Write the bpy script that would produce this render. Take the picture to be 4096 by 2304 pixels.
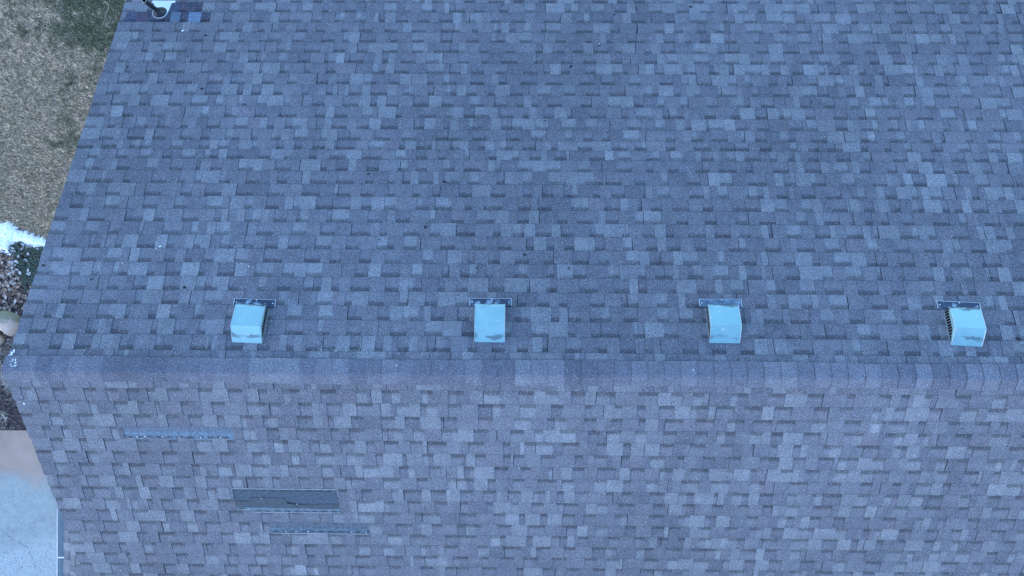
import bpy, math, random
from mathutils import Vector, Matrix, noise
PI = math.pi
sc = bpy.context.scene
for o in list(bpy.data.objects): bpy.data.objects.remove(o)

# ------------------------------------------------------------------ camera
cam = bpy.data.cameras.new('camera'); cam.sensor_width = 36; cam.lens = 24.01
cam.clip_start = .1; cam.clip_end = 2000
co = bpy.data.objects.new('camera', cam); sc.collection.objects.link(co)
co.matrix_world = Matrix(((.99991, -.00693, .01143, 0), (.00684, .99995, .00737, .80458),
                          (-.01148, -.00729, .99991, 5.99519), (0, 0, 0, 1)))
sc.camera = co
# ------------------------------------------------------------------ sky, sun, exposure
SUN_EL, SUN_AZ = 18.0, 240.0      # low sun, towards the lower left of the picture
w = bpy.data.worlds.new('World'); sc.world = w; w.use_nodes = True
nt = w.node_tree; bg = nt.nodes['Background']
sky = nt.nodes.new('ShaderNodeTexSky'); sky.sky_type = 'NISHITA'; sky.sun_disc = False
sky.sun_elevation = math.radians(SUN_EL); sky.sun_rotation = math.radians(SUN_AZ)
sky.air_density = 1.0; sky.dust_density = 0.4; sky.ozone_density = 4.3
nt.links.new(sky.outputs[0], bg.inputs[0]); bg.inputs[1].default_value = .15
sl = bpy.data.lights.new('sun', 'SUN'); sl.energy = .05; sl.angle = math.radians(35); sl.color = (1, .93, .86)
so = bpy.data.objects.new('sun', sl); sc.collection.objects.link(so)
e_, a_ = math.radians(SUN_EL + 13), math.radians(SUN_AZ)
so.rotation_euler = Vector((-math.sin(a_)*math.cos(e_), -math.cos(a_)*math.cos(e_), -math.sin(e_))).to_track_quat('-Z', 'Y').to_euler()
sc.view_settings.view_transform = 'Standard'; sc.view_settings.look = 'None'
sc.view_settings.exposure = 2.35; sc.view_settings.gamma = 1

# ------------------------------------------------------------------ helpers
C = sc.collection
def tag(o, label=None, cat=None, group=None, kind=None):
    for k, v in (('label', label), ('category', cat), ('group', group), ('kind', kind)):
        if v: o[k] = v
    return o
def empty(name, loc=(0, 0, 0), rot=(0, 0, 0), parent=None):
    o = bpy.data.objects.new(name, None); C.objects.link(o); o.location = loc; o.rotation_euler = rot
    o.empty_display_size = .1
    if parent: o.parent = parent
    return o
class MB:
    """collects faces with a colour per face or per corner"""
    def __init__(s): s.v = []; s.f = []; s.c = []; s.m = []
    def face(s, pts, col=(.5, .5, .5), mi=0):
        n = len(s.v); s.v += [tuple(p) for p in pts]; s.f.append(tuple(range(n, n+len(pts))))
        s.c.append(col if isinstance(col, list) else [col]*len(pts)); s.m.append(mi)
    def box(s, f, x0, x1, y0, y1, z0, z1, col=(.5, .5, .5), mi=0, skip=''):
        p = [f(x, y, z) for z in (z0, z1) for y in (y0, y1) for x in (x0, x1)]
        for k, q in (('b', (0, 2, 3, 1)), ('t', (4, 5, 7, 6)), ('s', (0, 1, 5, 4)), ('n', (2, 6, 7, 3)), ('w', (0, 4, 6, 2)), ('e', (1, 3, 7, 5))):
            if k not in skip: s.face([p[i] for i in q], col, mi)
    def tube(s, pts, r, col=(.5, .5, .5), n=6, mi=0, cap=True):
        pts = [Vector(p) for p in pts]; rings = []
        for i, p in enumerate(pts):
            d = (pts[min(i+1, len(pts)-1)]-pts[max(i-1, 0)]).normalized()
            u = d.orthogonal().normalized() if i == 0 else (u - d*u.dot(d)).normalized()
            v = d.cross(u); rr = r[i] if isinstance(r, (list, tuple)) else r
            rings.append([p+(u*math.cos(2*PI*k/n)+v*math.sin(2*PI*k/n))*rr for k in range(n)])
        for a, b in zip(rings, rings[1:]):
            for k in range(n): s.face([a[k], a[(k+1) % n], b[(k+1) % n], b[k]], col, mi)
        if cap: s.face(rings[0][::-1], col, mi); s.face(rings[-1], col, mi)
    def build(s, name, mats, parent=None, smooth=False, merge=False):
        me = bpy.data.meshes.new(name); me.from_pydata(s.v, [], s.f)
        ca = me.color_attributes.new('tone', 'FLOAT_COLOR', 'CORNER')
        flat = []
        for c in s.c:
            for q in c: flat += [q[0], q[1], q[2], 1.0]
        ca.data.foreach_set('color', flat)
        for m in (mats if isinstance(mats, list) else [mats]): me.materials.append(m)
        me.polygons.foreach_set('material_index', s.m)
        if merge:
            import bmesh
            b = bmesh.new(); b.from_mesh(me); bmesh.ops.remove_doubles(b, verts=b.verts, dist=1e-5); b.to_mesh(me); b.free()
        if smooth: me.polygons.foreach_set('use_smooth', [True]*len(me.polygons))
        me.update()
        o = bpy.data.objects.new(name, me); C.objects.link(o)
        if parent: o.parent = parent
        return o

# ------------------------------------------------------------------ materials
def newmat(name, rough=.9, metal=0., spec=.3):
    m = bpy.data.materials.new(name); m.use_nodes = True; n = m.node_tree
    b = n.nodes['Principled BSDF']; b.inputs['Roughness'].default_value = rough; b.inputs['Metallic'].default_value = metal
    b.inputs['Specular IOR Level'].default_value = spec
    return m, n, b
def N(nt, t, **k):
    n = nt.nodes.new(t)
    for a, v in k.items():
        if a.startswith('i_'): n.inputs[int(a[2:])].default_value = v
        else: setattr(n, a, v)
    return n
def noise_node(nt, vec, scale, detail=2, rough=.5):
    n = nt.nodes.new('ShaderNodeTexNoise'); n.inputs['Scale'].default_value = scale
    n.inputs['Detail'].default_value = detail; n.inputs['Roughness'].default_value = rough
    nt.links.new(vec, n.inputs['Vector']); return n.outputs['Fac']
def mrange(nt, src, a, b, c, d, smooth=False):
    n = nt.nodes.new('ShaderNodeMapRange'); n.inputs[1].default_value = a; n.inputs[2].default_value = b
    n.inputs[3].default_value = c; n.inputs[4].default_value = d
    if smooth: n.interpolation_type = 'SMOOTHSTEP'
    nt.links.new(src, n.inputs[0]); return n.outputs[0]
def mth(nt, op, a, b=None):
    n = nt.nodes.new('ShaderNodeMath'); n.operation = op
    for i, v in enumerate((a, b)):
        if v is None: continue
        if isinstance(v, (int, float)): n.inputs[i].default_value = v
        else: nt.links.new(v, n.inputs[i])
    return n.outputs[0]
def mixc(nt, fac, a, b, mode='MIX'):
    n = nt.nodes.new('ShaderNodeMix'); n.data_type = 'RGBA'; n.blend_type = mode
    for i, v in ((0, fac), (6, a), (7, b)):
        if isinstance(v, (int, float)): n.inputs[i].default_value = v
        elif isinstance(v, tuple): n.inputs[i].default_value = (*v, 1) if len(v) == 3 else v
        else: nt.links.new(v, n.inputs[i])
    return n.outputs[2]
def scalec(nt, col, fac):
    n = nt.nodes.new('ShaderNodeVectorMath'); n.operation = 'SCALE'
    nt.links.new(col, n.inputs[0]); nt.links.new(fac, n.inputs[3]); return n.outputs[0]
def objco(nt): return nt.nodes.new('ShaderNodeTexCoord').outputs['Object']
def tonecol(nt):
    a = nt.nodes.new('ShaderNodeAttribute'); a.attribute_name = 'tone'; return a.outputs['Color']
def bump(nt, b, h, strength=.5, dist=.003):
    n = nt.nodes.new('ShaderNodeBump'); n.inputs['Strength'].default_value = strength; n.inputs['Distance'].default_value = dist
    nt.links.new(h, n.inputs['Height']); nt.links.new(n.outputs[0], b.inputs['Normal'])

# asphalt shingle: tone x granules
SH, n_, b_ = newmat('granule_shingle', .88, 0, .25)
v_ = objco(n_)
g1 = noise_node(n_, v_, 120, 2, .6); g2 = noise_node(n_, v_, 330, 1, .5); big = noise_node(n_, v_, .45, 4, .55); mid = noise_node(n_, v_, 9, 2, .5)
fac = mth(n_, 'MULTIPLY', mrange(n_, g1, .3, .72, .42, 1.62), mrange(n_, g2, .3, .7, .62, 1.38))
fac = mth(n_, 'MULTIPLY', fac, mrange(n_, big, .3, .7, .86, 1.15))
fac = mth(n_, 'MULTIPLY', fac, mrange(n_, mid, .3, .7, .93, 1.07))
hue = noise_node(n_, v_, 75, 1, .5)
col = scalec(n_, tonecol(n_), fac)
col = mixc(n_, mrange(n_, hue, .35, .65, 0, 1), col, mixc(n_, 1.0, col, (1.07, .985, 1.0), 'MULTIPLY'))
sp = n_.nodes.new('ShaderNodeTexVoronoi'); sp.inputs['Scale'].default_value = 130; n_.links.new(v_, sp.inputs['Vector'])
wn = n_.nodes.new('ShaderNodeTexWhiteNoise'); n_.links.new(sp.outputs['Color'], wn.inputs['Vector'])
glint = mth(n_, 'MULTIPLY', mrange(n_, wn.outputs['Value'], .90, .95, 0, 1), mrange(n_, sp.outputs['Distance'], .25, .45, 1, 0))
col = mixc(n_, mth(n_, 'MULTIPLY', glint, .75), col, (.56, .55, .54))
n_.links.new(col, b_.inputs['Base Color'])
bump(n_, b_, g2, .6, .004)

def simple(name, rgb, rough=.8, metal=0, spec=.3, nscale=None, amp=.25, bmp=0):
    m, n, b = newmat(name, rough, metal, spec)
    if nscale:
        v = objco(n); f = noise_node(n, v, nscale, 4, .6)
        c = scalec(n, mixc(n, 0.0, rgb, rgb), mrange(n, f, .3, .7, 1-amp, 1+amp)); n.links.new(c, b.inputs['Base Color'])
        if bmp: bump(n, b, f, bmp, .01)
    else: b.inputs['Base Color'].default_value = (*rgb, 1)
    return m
def tonemat(name, rough=.85, nscale=60, amp=.3, spec=.25, bmp=.3):
    m, n, b = newmat(name, rough, 0, spec); v = objco(n); f = noise_node(n, v, nscale, 3, .6)
    n.links.new(scalec(n, tonecol(n), mrange(n, f, .3, .7, 1-amp, 1+amp)), b.inputs['Base Color'])
    if bmp: bump(n, b, f, bmp, .004)
    return m
TONE = tonemat('weathered_matter')
FLATM = tonemat('smooth_matter', .7, 25, .08, .3, 0)
SLATE = tonemat('bare_asphalt_mat', .8, 42, .34, .25, .3)
ASPH = simple('asphalt_edge', (.018, .018, .022), .9)
WOOD = simple('soffit_paint', (.42, .40, .37), .6, nscale=3, amp=.08)
GUT = simple('painted_gutter', (.50, .56, .58), .45, .0, .5, 6, .07)
GUTL = simple('gutter_lip', (.62, .62, .6), .35, .0, .5)
RUB = simple('dark_rubber', (.018, .019, .024), .55, 0, .4, 40, .3)
PIPE = simple('black_pipe_plastic', (.022, .022, .026), .45, 0, .5, 30, .3)
VOID = simple('dark_inside', (.004, .004, .005), 1)

# hood metal, stains of its own shape in hood coordinates
HOOD, n_, b_ = newmat('aluminium_hood', .42, .35, .5)
v_ = objco(n_); oi = n_.nodes.new('ShaderNodeObjectInfo')
sx = n_.nodes.new('ShaderNodeSeparateXYZ'); n_.links.new(v_, sx.inputs[0])
off = n_.nodes.new('ShaderNodeVectorMath'); off.operation = 'ADD'; n_.links.new(v_, off.inputs[0])
cb = n_.nodes.new('ShaderNodeCombineXYZ'); n_.links.new(mth(n_, 'MULTIPLY', oi.outputs['Random'], 37.0), cb.inputs[0]); n_.links.new(cb.outputs[0], off.inputs[1])
ov = off.outputs[0]
wob = noise_node(n_, ov, 9, 3, .6); fine = noise_node(n_, ov, 140, 2, .7); cloud = noise_node(n_, ov, 5, 3, .5)
def band(y0, half, soft, amp):
    d = mth(n_, 'ABSOLUTE', mth(n_, 'SUBTRACT', mth(n_, 'ADD', sx.outputs[1], mrange(n_, wob, .3, .7, -amp, amp)), y0))
    return mrange(n_, d, half, half+soft, 1, 0, True)
patch_ = mrange(n_, noise_node(n_, ov, 7, 2, .5), .46, .60, 0, 1, True)
st1 = mth(n_, 'MULTIPLY', mth(n_, 'MULTIPLY', band(.042, .007, .016, .018), patch_), mrange(n_, fine, .35, .6, .35, .8))
st2 = mth(n_, 'MULTIPLY', band(.322, .006, .020, .022), mrange(n_, noise_node(n_, ov, 4, 1, .5), .42, .58, 0, .85, True))
base = mixc(n_, mrange(n_, cloud, .3, .7, 0, 1), (.235, .415, .405), (.30, .485, .475))
base = mixc(n_, mth(n_, 'MAXIMUM', st1, st2), base, (.06, .06, .075))
splash = mrange(n_, noise_node(n_, ov, 26, 1, .4), .70, .76, 0, .6, True)
base = mixc(n_, splash, base, (.62, .62, .60))
n_.links.new(base, b_.inputs['Base Color'])
EDGE = simple('worn_metal_edge', (.46, .50, .50), .35, .4, .5)
FLG, n_, b_ = newmat('tarnished_flange', .4, .5, .5)
v_ = objco(n_); oi = n_.nodes.new('ShaderNodeObjectInfo'); off = n_.nodes.new('ShaderNodeVectorMath'); off.operation = 'ADD'
cb = n_.nodes.new('ShaderNodeCombineXYZ'); n_.links.new(mth(n_, 'MULTIPLY', oi.outputs['Random'], 19.0), cb.inputs[1]); n_.links.new(v_, off.inputs[0]); n_.links.new(cb.outputs[0], off.inputs[1])
f_ = noise_node(n_, off.outputs[0], 11, 4, .55)
c_ = mixc(n_, mrange(n_, f_, .54, .68, 0, .8, True), (.042, .055, .085), (.34, .42, .48))
sc_ = mrange(n_, noise_node(n_, off.outputs[0], 60, 2, .6), .66, .72, 0, .8)
n_.links.new(mixc(n_, sc_, c_, (.6, .6, .6)), b_.inputs['Base Color'])

# ------------------------------------------------------------------ roof geometry
AF, AN = math.radians(23.04), math.radians(24.61)
def FF(x, s, h): return (x, s*math.cos(AF)+h*math.sin(AF), -s*math.sin(AF)+h*math.cos(AF))
def FN(x, s, h): return (x, -(s*math.cos(AN)+h*math.sin(AN)), -s*math.sin(AN)+h*math.cos(AN))
XR = 8.6
house = tag(empty('house'), 'house under a weathered blue-grey shingle roof with a long ridge, seen from above', 'house')

def tone(rng, k=None):
    k = k or rng.choices(('m', 'd', 'l', 'x', 'p'), (40, 26, 24, 4, 6))[0]
    base = {'m': (.146, .150, .166), 'd': (.127, .131, .149), 'l': (.182, .190, .203), 'x': (.206, .216, .226), 'p': (.148, .144, .161)}[k]
    j = rng.uniform(.94, 1.06); return tuple(c*j for c in base)
EDG = .0034   # width of the shade line painted into the tone along each lower edge
TT = .0034   # laminate tooth thickness
def dk(c, k): return tuple(q*k for q in c)
def course(mb, F, xa, xb, su, sl, rng, holes=(), mirror=False, cells=None, lift=0, band=True):
    """one course of laminated shingles between roof lines su (upper) and sl (its butt)"""
    ex = max(sl-su, .03)
    sl += rng.uniform(-.0015, .0015)
    def hb(s): return .003+lift+.0045*(s-su)/ex
    def put(x0, x1, tooth, tn, k0, k1, ds):
        for (a, b) in holes:
            if x1 <= a or x0 >= b: continue
            if x0 < a-.01 and x1 > a: put(x0, a, tooth, tn, k0, 0, ds)
            if x1 > b+.01 and x0 < b: put(b, x1, tooth, tn, 0, k1, ds)
            return
        h = TT if tooth else 0
        se = sl+ds; s0 = su-.02
        w0 = rng.uniform(-.0012, .0012)
        if tooth or not band:
            sm = su+(se-su)*rng.uniform(.4, .6); k1_, k2_, k3_ = rng.uniform(.94, 1.04), rng.uniform(.97, 1.07), rng.uniform(.92, 1.02)
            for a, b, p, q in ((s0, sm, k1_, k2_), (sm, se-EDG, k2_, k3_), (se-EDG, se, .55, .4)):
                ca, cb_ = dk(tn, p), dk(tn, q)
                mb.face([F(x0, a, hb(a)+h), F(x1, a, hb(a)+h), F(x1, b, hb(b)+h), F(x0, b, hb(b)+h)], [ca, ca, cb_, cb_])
        else:
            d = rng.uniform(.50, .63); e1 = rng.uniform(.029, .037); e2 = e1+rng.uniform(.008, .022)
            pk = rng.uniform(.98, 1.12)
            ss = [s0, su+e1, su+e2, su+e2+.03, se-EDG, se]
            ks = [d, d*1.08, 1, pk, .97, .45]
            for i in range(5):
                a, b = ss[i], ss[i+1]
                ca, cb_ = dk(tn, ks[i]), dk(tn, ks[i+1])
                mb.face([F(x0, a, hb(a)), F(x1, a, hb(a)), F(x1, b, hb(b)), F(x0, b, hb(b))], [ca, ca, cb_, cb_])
        mb.face([F(x0, se, hb(se)+h), F(x1, se, hb(se)+h), F(x1, se, lift), F(x0, se, lift)], (.03, .03, .035), 1)
        if k0: mb.face([F(x0, s0, hb(s0)+h), F(x0, se, hb(se)+h), F(x0, se, hb(se)-.003), F(x0, s0, hb(s0)-.003)], (.02, .02, .02), 1)
        if k1: mb.face([F(x1, s0, hb(s0)+h), F(x1, s0, hb(s0)-.003), F(x1, se, hb(se)-.003), F(x1, se, hb(se)+h)], (.02, .02, .02), 1)
    if cells:
        for (x0, x1, tooth, tn) in cells: put(x0, x1, tooth, tn, tooth, tooth, 0)
        return
    x = xa; left = rng.uniform(.2, 1.0); tooth = rng.random() < .5; ds = 0
    while x < xb:
        end = min(x+left, xb)
        while x < end-1e-4:
            wd = rng.choice((.09, .11, .13, .145, .16, .175, .195)) if tooth else rng.choice((.07, .105, .12, .135, .15, .17))
            wd *= rng.uniform(.92, 1.08)
            x1 = min(x+wd, end)
            if end-x1 < .018: x1 = end
            # a tooth or gap may carry two tones side by side
            if x1-x > .10 and rng.random() < .38:
                xm = x+(x1-x)*rng.uniform(.3, .7); t1, t2 = tone(rng), tone(rng)
                put(x, xm, tooth, t1, tooth, False, ds); put(xm, x1, tooth, t2, False, tooth, ds)
            else: put(x, x1, tooth, tone(rng), tooth, tooth, ds)
            x = x1; tooth = not tooth
        if x < xb:
            x += rng.uniform(.0035, .0065)      # butt joint between two shingles, open to the dark felt below
            ds = rng.uniform(-.0018, .0018)
            left = 1.0
            if rng.random() < .5: tooth = not tooth

rng = random.Random(11)
far_rows = [.03, .20, .346]+[.2067+.143*j for j in range(2, 13)]+[2.073, 2.207, 2.327, 2.436, 2.573, 2.715]+[2.715+.1414*j for j in range(1, 24)]
near_rows = [.03, .171, .31, .453, .59]+[.729+.1432*j for j in range(0, 24)]
SFE, SNE = far_rows[-1], near_rows[-1]
def rakex(s): return -4.568+.0235*s
def rakexn(s): return -4.578+.036*s if s < 1.75 else -4.515
# deck (felt) and slabs
patch_far = {4.0: [], }
mbf = MB(); mpatch = MB()
holesA, holesB = (-4.41, -3.46), (-3.99, -3.58)
NEWC = {'b': (.062, .075, .115), 'p': (.078, .065, .090), 'm': (.085, .098, .135), 'k': (.058, .064, .088), 'l': (.115, .155, .21), 'x': (.14, .20, .275)}
for i in range(len(far_rows)-1):
    su, sl = far_rows[i], far_rows[i+1]; hl = []
    cells = None
    if abs(su-3.987) < .03:
        hl = [(-4.41, -3.46)]
        cells = [(-4.407, -4.276, 0, 'b'), (-4.276, -4.147, 1, 'p'), (-4.147, -4.03, 0, 'm'), (-4.03, -3.904, 0, 'k'), (-3.904, -3.798, 1, 'l'), (-3.798, -3.706, 0, 'k'), (-3.706, -3.564, 1, 'x'), (-3.564, -3.464, 0, 'k')]
    if abs(su-4.129) < .03:
        hl = [(-3.99, -3.58)]
        cells = [(-3.988, -3.836, 1, 'b'), (-3.836, -3.743, 0, 'p'), (-3.743, -3.645, 1, 'k'), (-3.645, -3.583, 0, 'p')]
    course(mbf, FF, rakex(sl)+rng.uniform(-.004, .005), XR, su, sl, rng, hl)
    if cells: course(mpatch, FF, 0, 0, su, sl, rng, (), cells=[(a, b, t, NEWC[k]) for a, b, t, k in cells], lift=.001)
far = mbf.build('roof_slope', [SH, ASPH], house); far['label'] = 'longer roof slope running away above the ridge, with four metal vents'
pt = mpatch.build('shingle_patch', [SH, ASPH], far); pt['label'] = 'newer dark and light blue replacement shingles around the vent pipe'
mbn = MB()
S1, S2, S3 = (-3.654, -2.636), (-2.762, -1.742), (-2.468, -1.474)
for i in range(len(near_rows)-1):
    su, sl = near_rows[i], near_rows[i+1]; hl = []
    if abs(su-.59) < .02: hl = [S1]
    if abs(su-1.3018) < .02 or abs(su-1.445) < .02: hl = [S2]
    if abs(su-1.7314) < .02: hl = [S3]
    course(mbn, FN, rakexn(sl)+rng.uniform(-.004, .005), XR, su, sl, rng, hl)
near = mbn.build('roof_slope', [SH, ASPH], house); near['label'] = 'nearer roof slope below the ridge, with three strips of missing shingles'
# roof deck: dark felt on a slab under both slopes
md = MB()
def slab(F, s1, xr):
    pt_ = [(xr(0)+.022, 0), (XR-.01, 0), (XR-.01, s1-.01), (xr(s1)+.022, s1-.01), (xr(1.75)+.022, 1.75)]
    A = [F(a, b, -.001) for a, b in pt_]; B = [F(a, b, -.13) for a, b in pt_]
    md.face(A, mi=0); md.face(B[::-1], mi=1)
    for i in range(1, 5):
        j = (i+1) % 5; md.face([A[i], B[i], B[j], A[j]], mi=1)
slab(FF, SFE, rakex); slab(FN, SNE, rakexn)
md.build('roof_deck', [ASPH, WOOD], house)

# bare strips where shingles are missing
def nz_(t): return noise.noise(Vector((t, 7.3, 1.1)))
def strip(x0, x1, su, sl, gran_to, top_dash=False, name='bare_strip', label=None, torn=False, tint=1.0):
    m = MB(); r = random.Random(int(-x0*1000))
    g1, g2 = (.092*tint, .108*tint, .134*tint), (.098*tint, .134*tint, .168*tint)
    f = lambda x, s, h: FN(x, s, h)
    H = .0045
    if not torn:
        K = 90; xs = [x0+(x1-x0)*k/K for k in range(K+1)]
        ga = [gran_to+.012*nz_(x*9)+r.uniform(-.004, .004) for x in xs]; gb = [a+.012+.008*nz_(x*23+4) for a, x in zip(ga, xs)]
        for k in range(K):
            xa, xb = xs[k], xs[k+1]; q = r.uniform(.9, 1.1); c1, c2 = dk(g1, q), dk(g2, r.uniform(.88, 1.12))
            m.face([f(xa, su-.02, H), f(xb, su-.02, H), f(xb, ga[k+1], H), f(xa, ga[k], H)], c1)
            m.face([f(xa, ga[k], H), f(xb, ga[k+1], H), f(xb, gb[k+1], H), f(xa, gb[k], H)], [c1, c1, c2, c2])
            m.face([f(xa, gb[k], H), f(xb, gb[k+1], H), f(xb, sl, H), f(xa, sl, H)], c2)
    o = None
    a = m
    if torn:
        sl_c = (.058, .076, .098)
        a.face([f(x0, su-.02, H), f(x1, su-.02, H), f(x1, sl, H), f(x0, sl, H)], sl_c)
        # granule-coated lower part with its torn edge
        gl = (.060, .072, .084)
        pts = [(-2.762, 1.465), (-2.61, 1.468), (-2.606, 1.426), (-2.45, 1.423), (-2.301, 1.422), (-2.275, 1.432), (-2.25, 1.47), (-2.225, 1.49), (-2.12, 1.497), (-1.742, 1.492), (-1.742, 1.556), (-2.762, 1.545)]
        H2 = H+.003
        a.face([f(x, s, H2) for x, s in pts], gl)
        for p, q in zip(pts[:-2], pts[1:-1]):
            a.face([f(*p, H2), f(*q, H2), f(*q, 0), f(*p, 0)], (.02, .02, .025))
        pts2 = [(-2.762, 1.545), (-1.742, 1.556), (-1.742, 1.597), (-2.598, 1.60), (-2.61, 1.572), (-2.762, 1.566)]
        a.face([f(x, s, H2) for x, s in pts2], (.12, .16, .19))
        crack = [(-2.25, 1.482), (-2.22, 1.492), (-2.19, 1.494), (-2.165, 1.505), (-2.13, 1.499), (-2.10, 1.507), (-2.065, 1.503), (-2.045, 1.514), (-2.01, 1.512), (-1.985, 1.524)]
        for k in range(len(crack)-1):
            p, q = crack[k], crack[k+1]; ww = max(.0012, .0048-.0006*k)*r.uniform(.6, 1.4)
            a.face([f(p[0], p[1]-ww, H2+.0015), f(q[0], q[1]-ww, H2+.0015), f(q[0], q[1]+ww, H2+.0015), f(p[0], p[1]+ww, H2+.0015)], (.012, .012, .015))
        # pale scuffed edges
        for (p, q, ww) in (((x0, su+.006), (x1, su+.006), .005), ((-2.60, 1.602), (-1.735, 1.599), .004), ((-2.765, 1.568), (-2.612, 1.573), .003), ((-1.741, su), (-1.741, 1.40), .003), ((-2.764, su), (-2.764, 1.42), .002)):
            d = Vector((q[0]-p[0], q[1]-p[1])).normalized(); nx, ns = -d.y*ww, d.x*ww
            a.face([f(p[0]-nx, p[1]-ns, H+.007), f(q[0]-nx, q[1]-ns, H+.007), f(q[0]+nx, q[1]+ns, H+.007), f(p[0]+nx, p[1]+ns, H+.007)], (.27, .29, .30))
    d = a
    def dashes(xa, xb, s):
        x = xa+.02
        while x < xb-.05:
            L = r.uniform(.055, .075)
            if r.random() < .15: L *= .4
            y = s+r.uniform(-.0015, .0015)
            pts = []
            n = 10
            for k in range(n):
                t = 2*PI*k/n; pts.append(f(x+L/2+L/2*math.copysign(abs(math.cos(t))**.55, math.cos(t))*r.uniform(.93, 1), y+.0068*math.sin(t)*r.uniform(.7, 1.15), H+.0045))
            d.face(pts, (.012, .012, .016), 1)
            x += L+r.uniform(.02, .034)
    d.lab = label
    return o, d, dashes, r, f, H
GLUE = simple('sealant_tar', (.012, .012, .015), .5, 0, .5)
def finish(o, d, edge=None):
    if edge:
        x0, x1, s, ww = edge
        d.face([FN(x0, s-ww, .0105), FN(x1, s-ww, .0105), FN(x1, s+ww, .0105), FN(x0, s+ww, .0105)], (.24, .27, .31))
    q = d.build('bare_strip', [SLATE, GLUE], near); q['label'] = d.lab; return q
NAIL = simple('nail_metal', (.6, .6, .58), .35, .6, .5)
def nail(x, s, F, par, r=.006, h=.012):
    m = MB(); ring = [F(x+r*math.cos(2*PI*k/8), s+r*math.sin(2*PI*k/8), h) for k in range(8)]
    base_ = [F(x+r*1.1*math.cos(2*PI*k/8), s+r*1.1*math.sin(2*PI*k/8), h-.004) for k in range(8)]
    m.face(ring)
    for k in range(8): m.face([base_[k], base_[(k+1) % 8], ring[(k+1) % 8], ring[k]])
    return m.build('nail_head', NAIL, par)
o, d, dash, r_, f_, H_ = strip(S1[0], S1[1], .59, .729, .645, label='bare bluish strip of missing shingle nearest the ridge', tint=1.25)
dash(S1[0], S1[1], .706); finish(o, d, (S1[0], S1[1], .7275, .0022))
for x in (-3.535, -3.46, -3.30, -3.145, -2.945, -2.76): nail(x, .704+random.Random(int(x*99)).uniform(-.006, .006), FN, near)
o, d, dash, r_, f_, H_ = strip(S2[0], S2[1], 1.302, 1.588, 1.5, torn=True, label='large dark bare patch with a torn shingle edge')
dash(S2[0], S2[1], 1.333); dash(-2.60, S2[1], 1.583); dash(S2[0], -2.62, 1.556); finish(o, d)
for x, s in ((-2.49, 1.424), (-2.155, 1.492), (-2.63, 1.557), (-2.055, 1.56)): nail(x, s, FN, near, .0045, .015)
o, d, dash, r_, f_, H_ = strip(S3[0], S3[1], 1.731, 1.875, 1.808, label='bare strip of missing shingle farthest from the ridge', tint=.95)
dash(S3[0], S3[1], 1.850); finish(o, d, (S3[0], S3[1], 1.872, .0045))
for x in (-2.31, -2.21, -2.09, -1.66, -1.51): nail(x, 1.846, FN, near)
# ridge cap: bent shingles lapping along the ridge
mc = MB(); rc = random.Random(5)
prof = []
sf_, sn_ = .137, .108
def capprof(h, wob_f, wob_n):
    H, w = .0235+h, .024
    yf, yn = (sf_+wob_f)*math.cos(AF), (sn_+wob_n)*math.cos(AN)
    pts = []
    for y in (yf, .09, .06, .042, .03, .02, .01, 0, -.01, -.02, -.03, -.042, -.06, -.08, -yn):
        u = .5+.5*math.tanh(y/.02); t = math.tan(AF)*u+math.tan(AN)*(1-u)
        pts.append((0, y, H-t*math.sqrt(y*y+w*w)))
    return pts
x = -4.572; k = 0; ph = 0; lastc = tone(rc); runl = 0
wav = lambda x: .004*math.sin(x*1.3)+.003*math.sin(x*3.1+1)
skew = .004
ctones = {'a': (.164, .165, .186), 'b': (.120, .122, .144), 'c': (.188, .192, .210), 'd': (.142, .143, .165)}
while x < XR:
    x1 = x+.146+rc.uniform(-.003, .003)
    if runl <= 0: lastc = ctones[rc.choice('aaabbcddd')]; runl = rc.choice((1, 1, 1, 1, 2, 2))
    runl -= 1
    j = rc.uniform(.95, 1.05); tn = dk(lastc, j)
    up, lo = .0055, .0005       # butt faces the left end, each piece dives under the next one
    jf, jn = rc.uniform(-.0025, .0025), rc.uniform(-.0025, .0025)
    A = [Vector(p)+Vector((x, 0, 0)) for p in capprof(up, wav(x)+jf, wav(x+2)+jn)]
    B = [Vector(p)+Vector((x1+.012, 0, 0)) for p in capprof(lo, wav(x1)+jf, wav(x1+2)+jn)]
    for p, q, r2, s2 in zip(A, A[1:], B[1:], B): mc.face([s2, r2, q, p], tn)
    for p, q in zip(A, A[1:]): mc.face([p, q, q-Vector((0, 0, .006)), p-Vector((0, 0, .006))], (.03, .03, .035), 1)
    for e in (0, -1):
        p, q = A[e], B[e]; dn = Vector((0, 0, .012))
        mc.face([p, q, q-dn, p-dn] if e else [q, p, p-dn, q-dn], (.03, .03, .035), 1)
    x = x1
cap = mc.build('ridge_cap', [SH, ASPH], house)

# walls, soffits, gutters of the main house (mostly out of sight below the roof)
WALL = simple('painted_siding', (.38, .36, .33), .75, nscale=2, amp=.08)
GZ = -6.4
m = MB()
yF, yN = FF(0, SFE-.5, 0)[1], FN(0, SNE-.5, 0)[1]
zF, zN = FF(0, SFE-.5, -.131)[2], FN(0, SNE-.5, -.131)[2]
xw0, xw1 = -4.2, XR-.35
m.face([(xw0, yN, GZ), (xw0, yN, zN), (xw0, 0, -.135/math.cos(AF)), (xw0, yF, zF), (xw0, yF, GZ)][::-1])
m.face([(xw1, yN, GZ), (xw1, yN, zN), (xw1, 0, -.135/math.cos(AF)), (xw1, yF, zF), (xw1, yF, GZ)])
m.face([(xw0, yF, GZ), (xw0, yF, zF), (xw1, yF, zF), (xw1, yF, GZ)]); m.face([(xw0, yN, GZ), (xw1, yN, GZ), (xw1, yN, zN), (xw0, yN, zN)])
m.build('wall', WALL, house)
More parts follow.
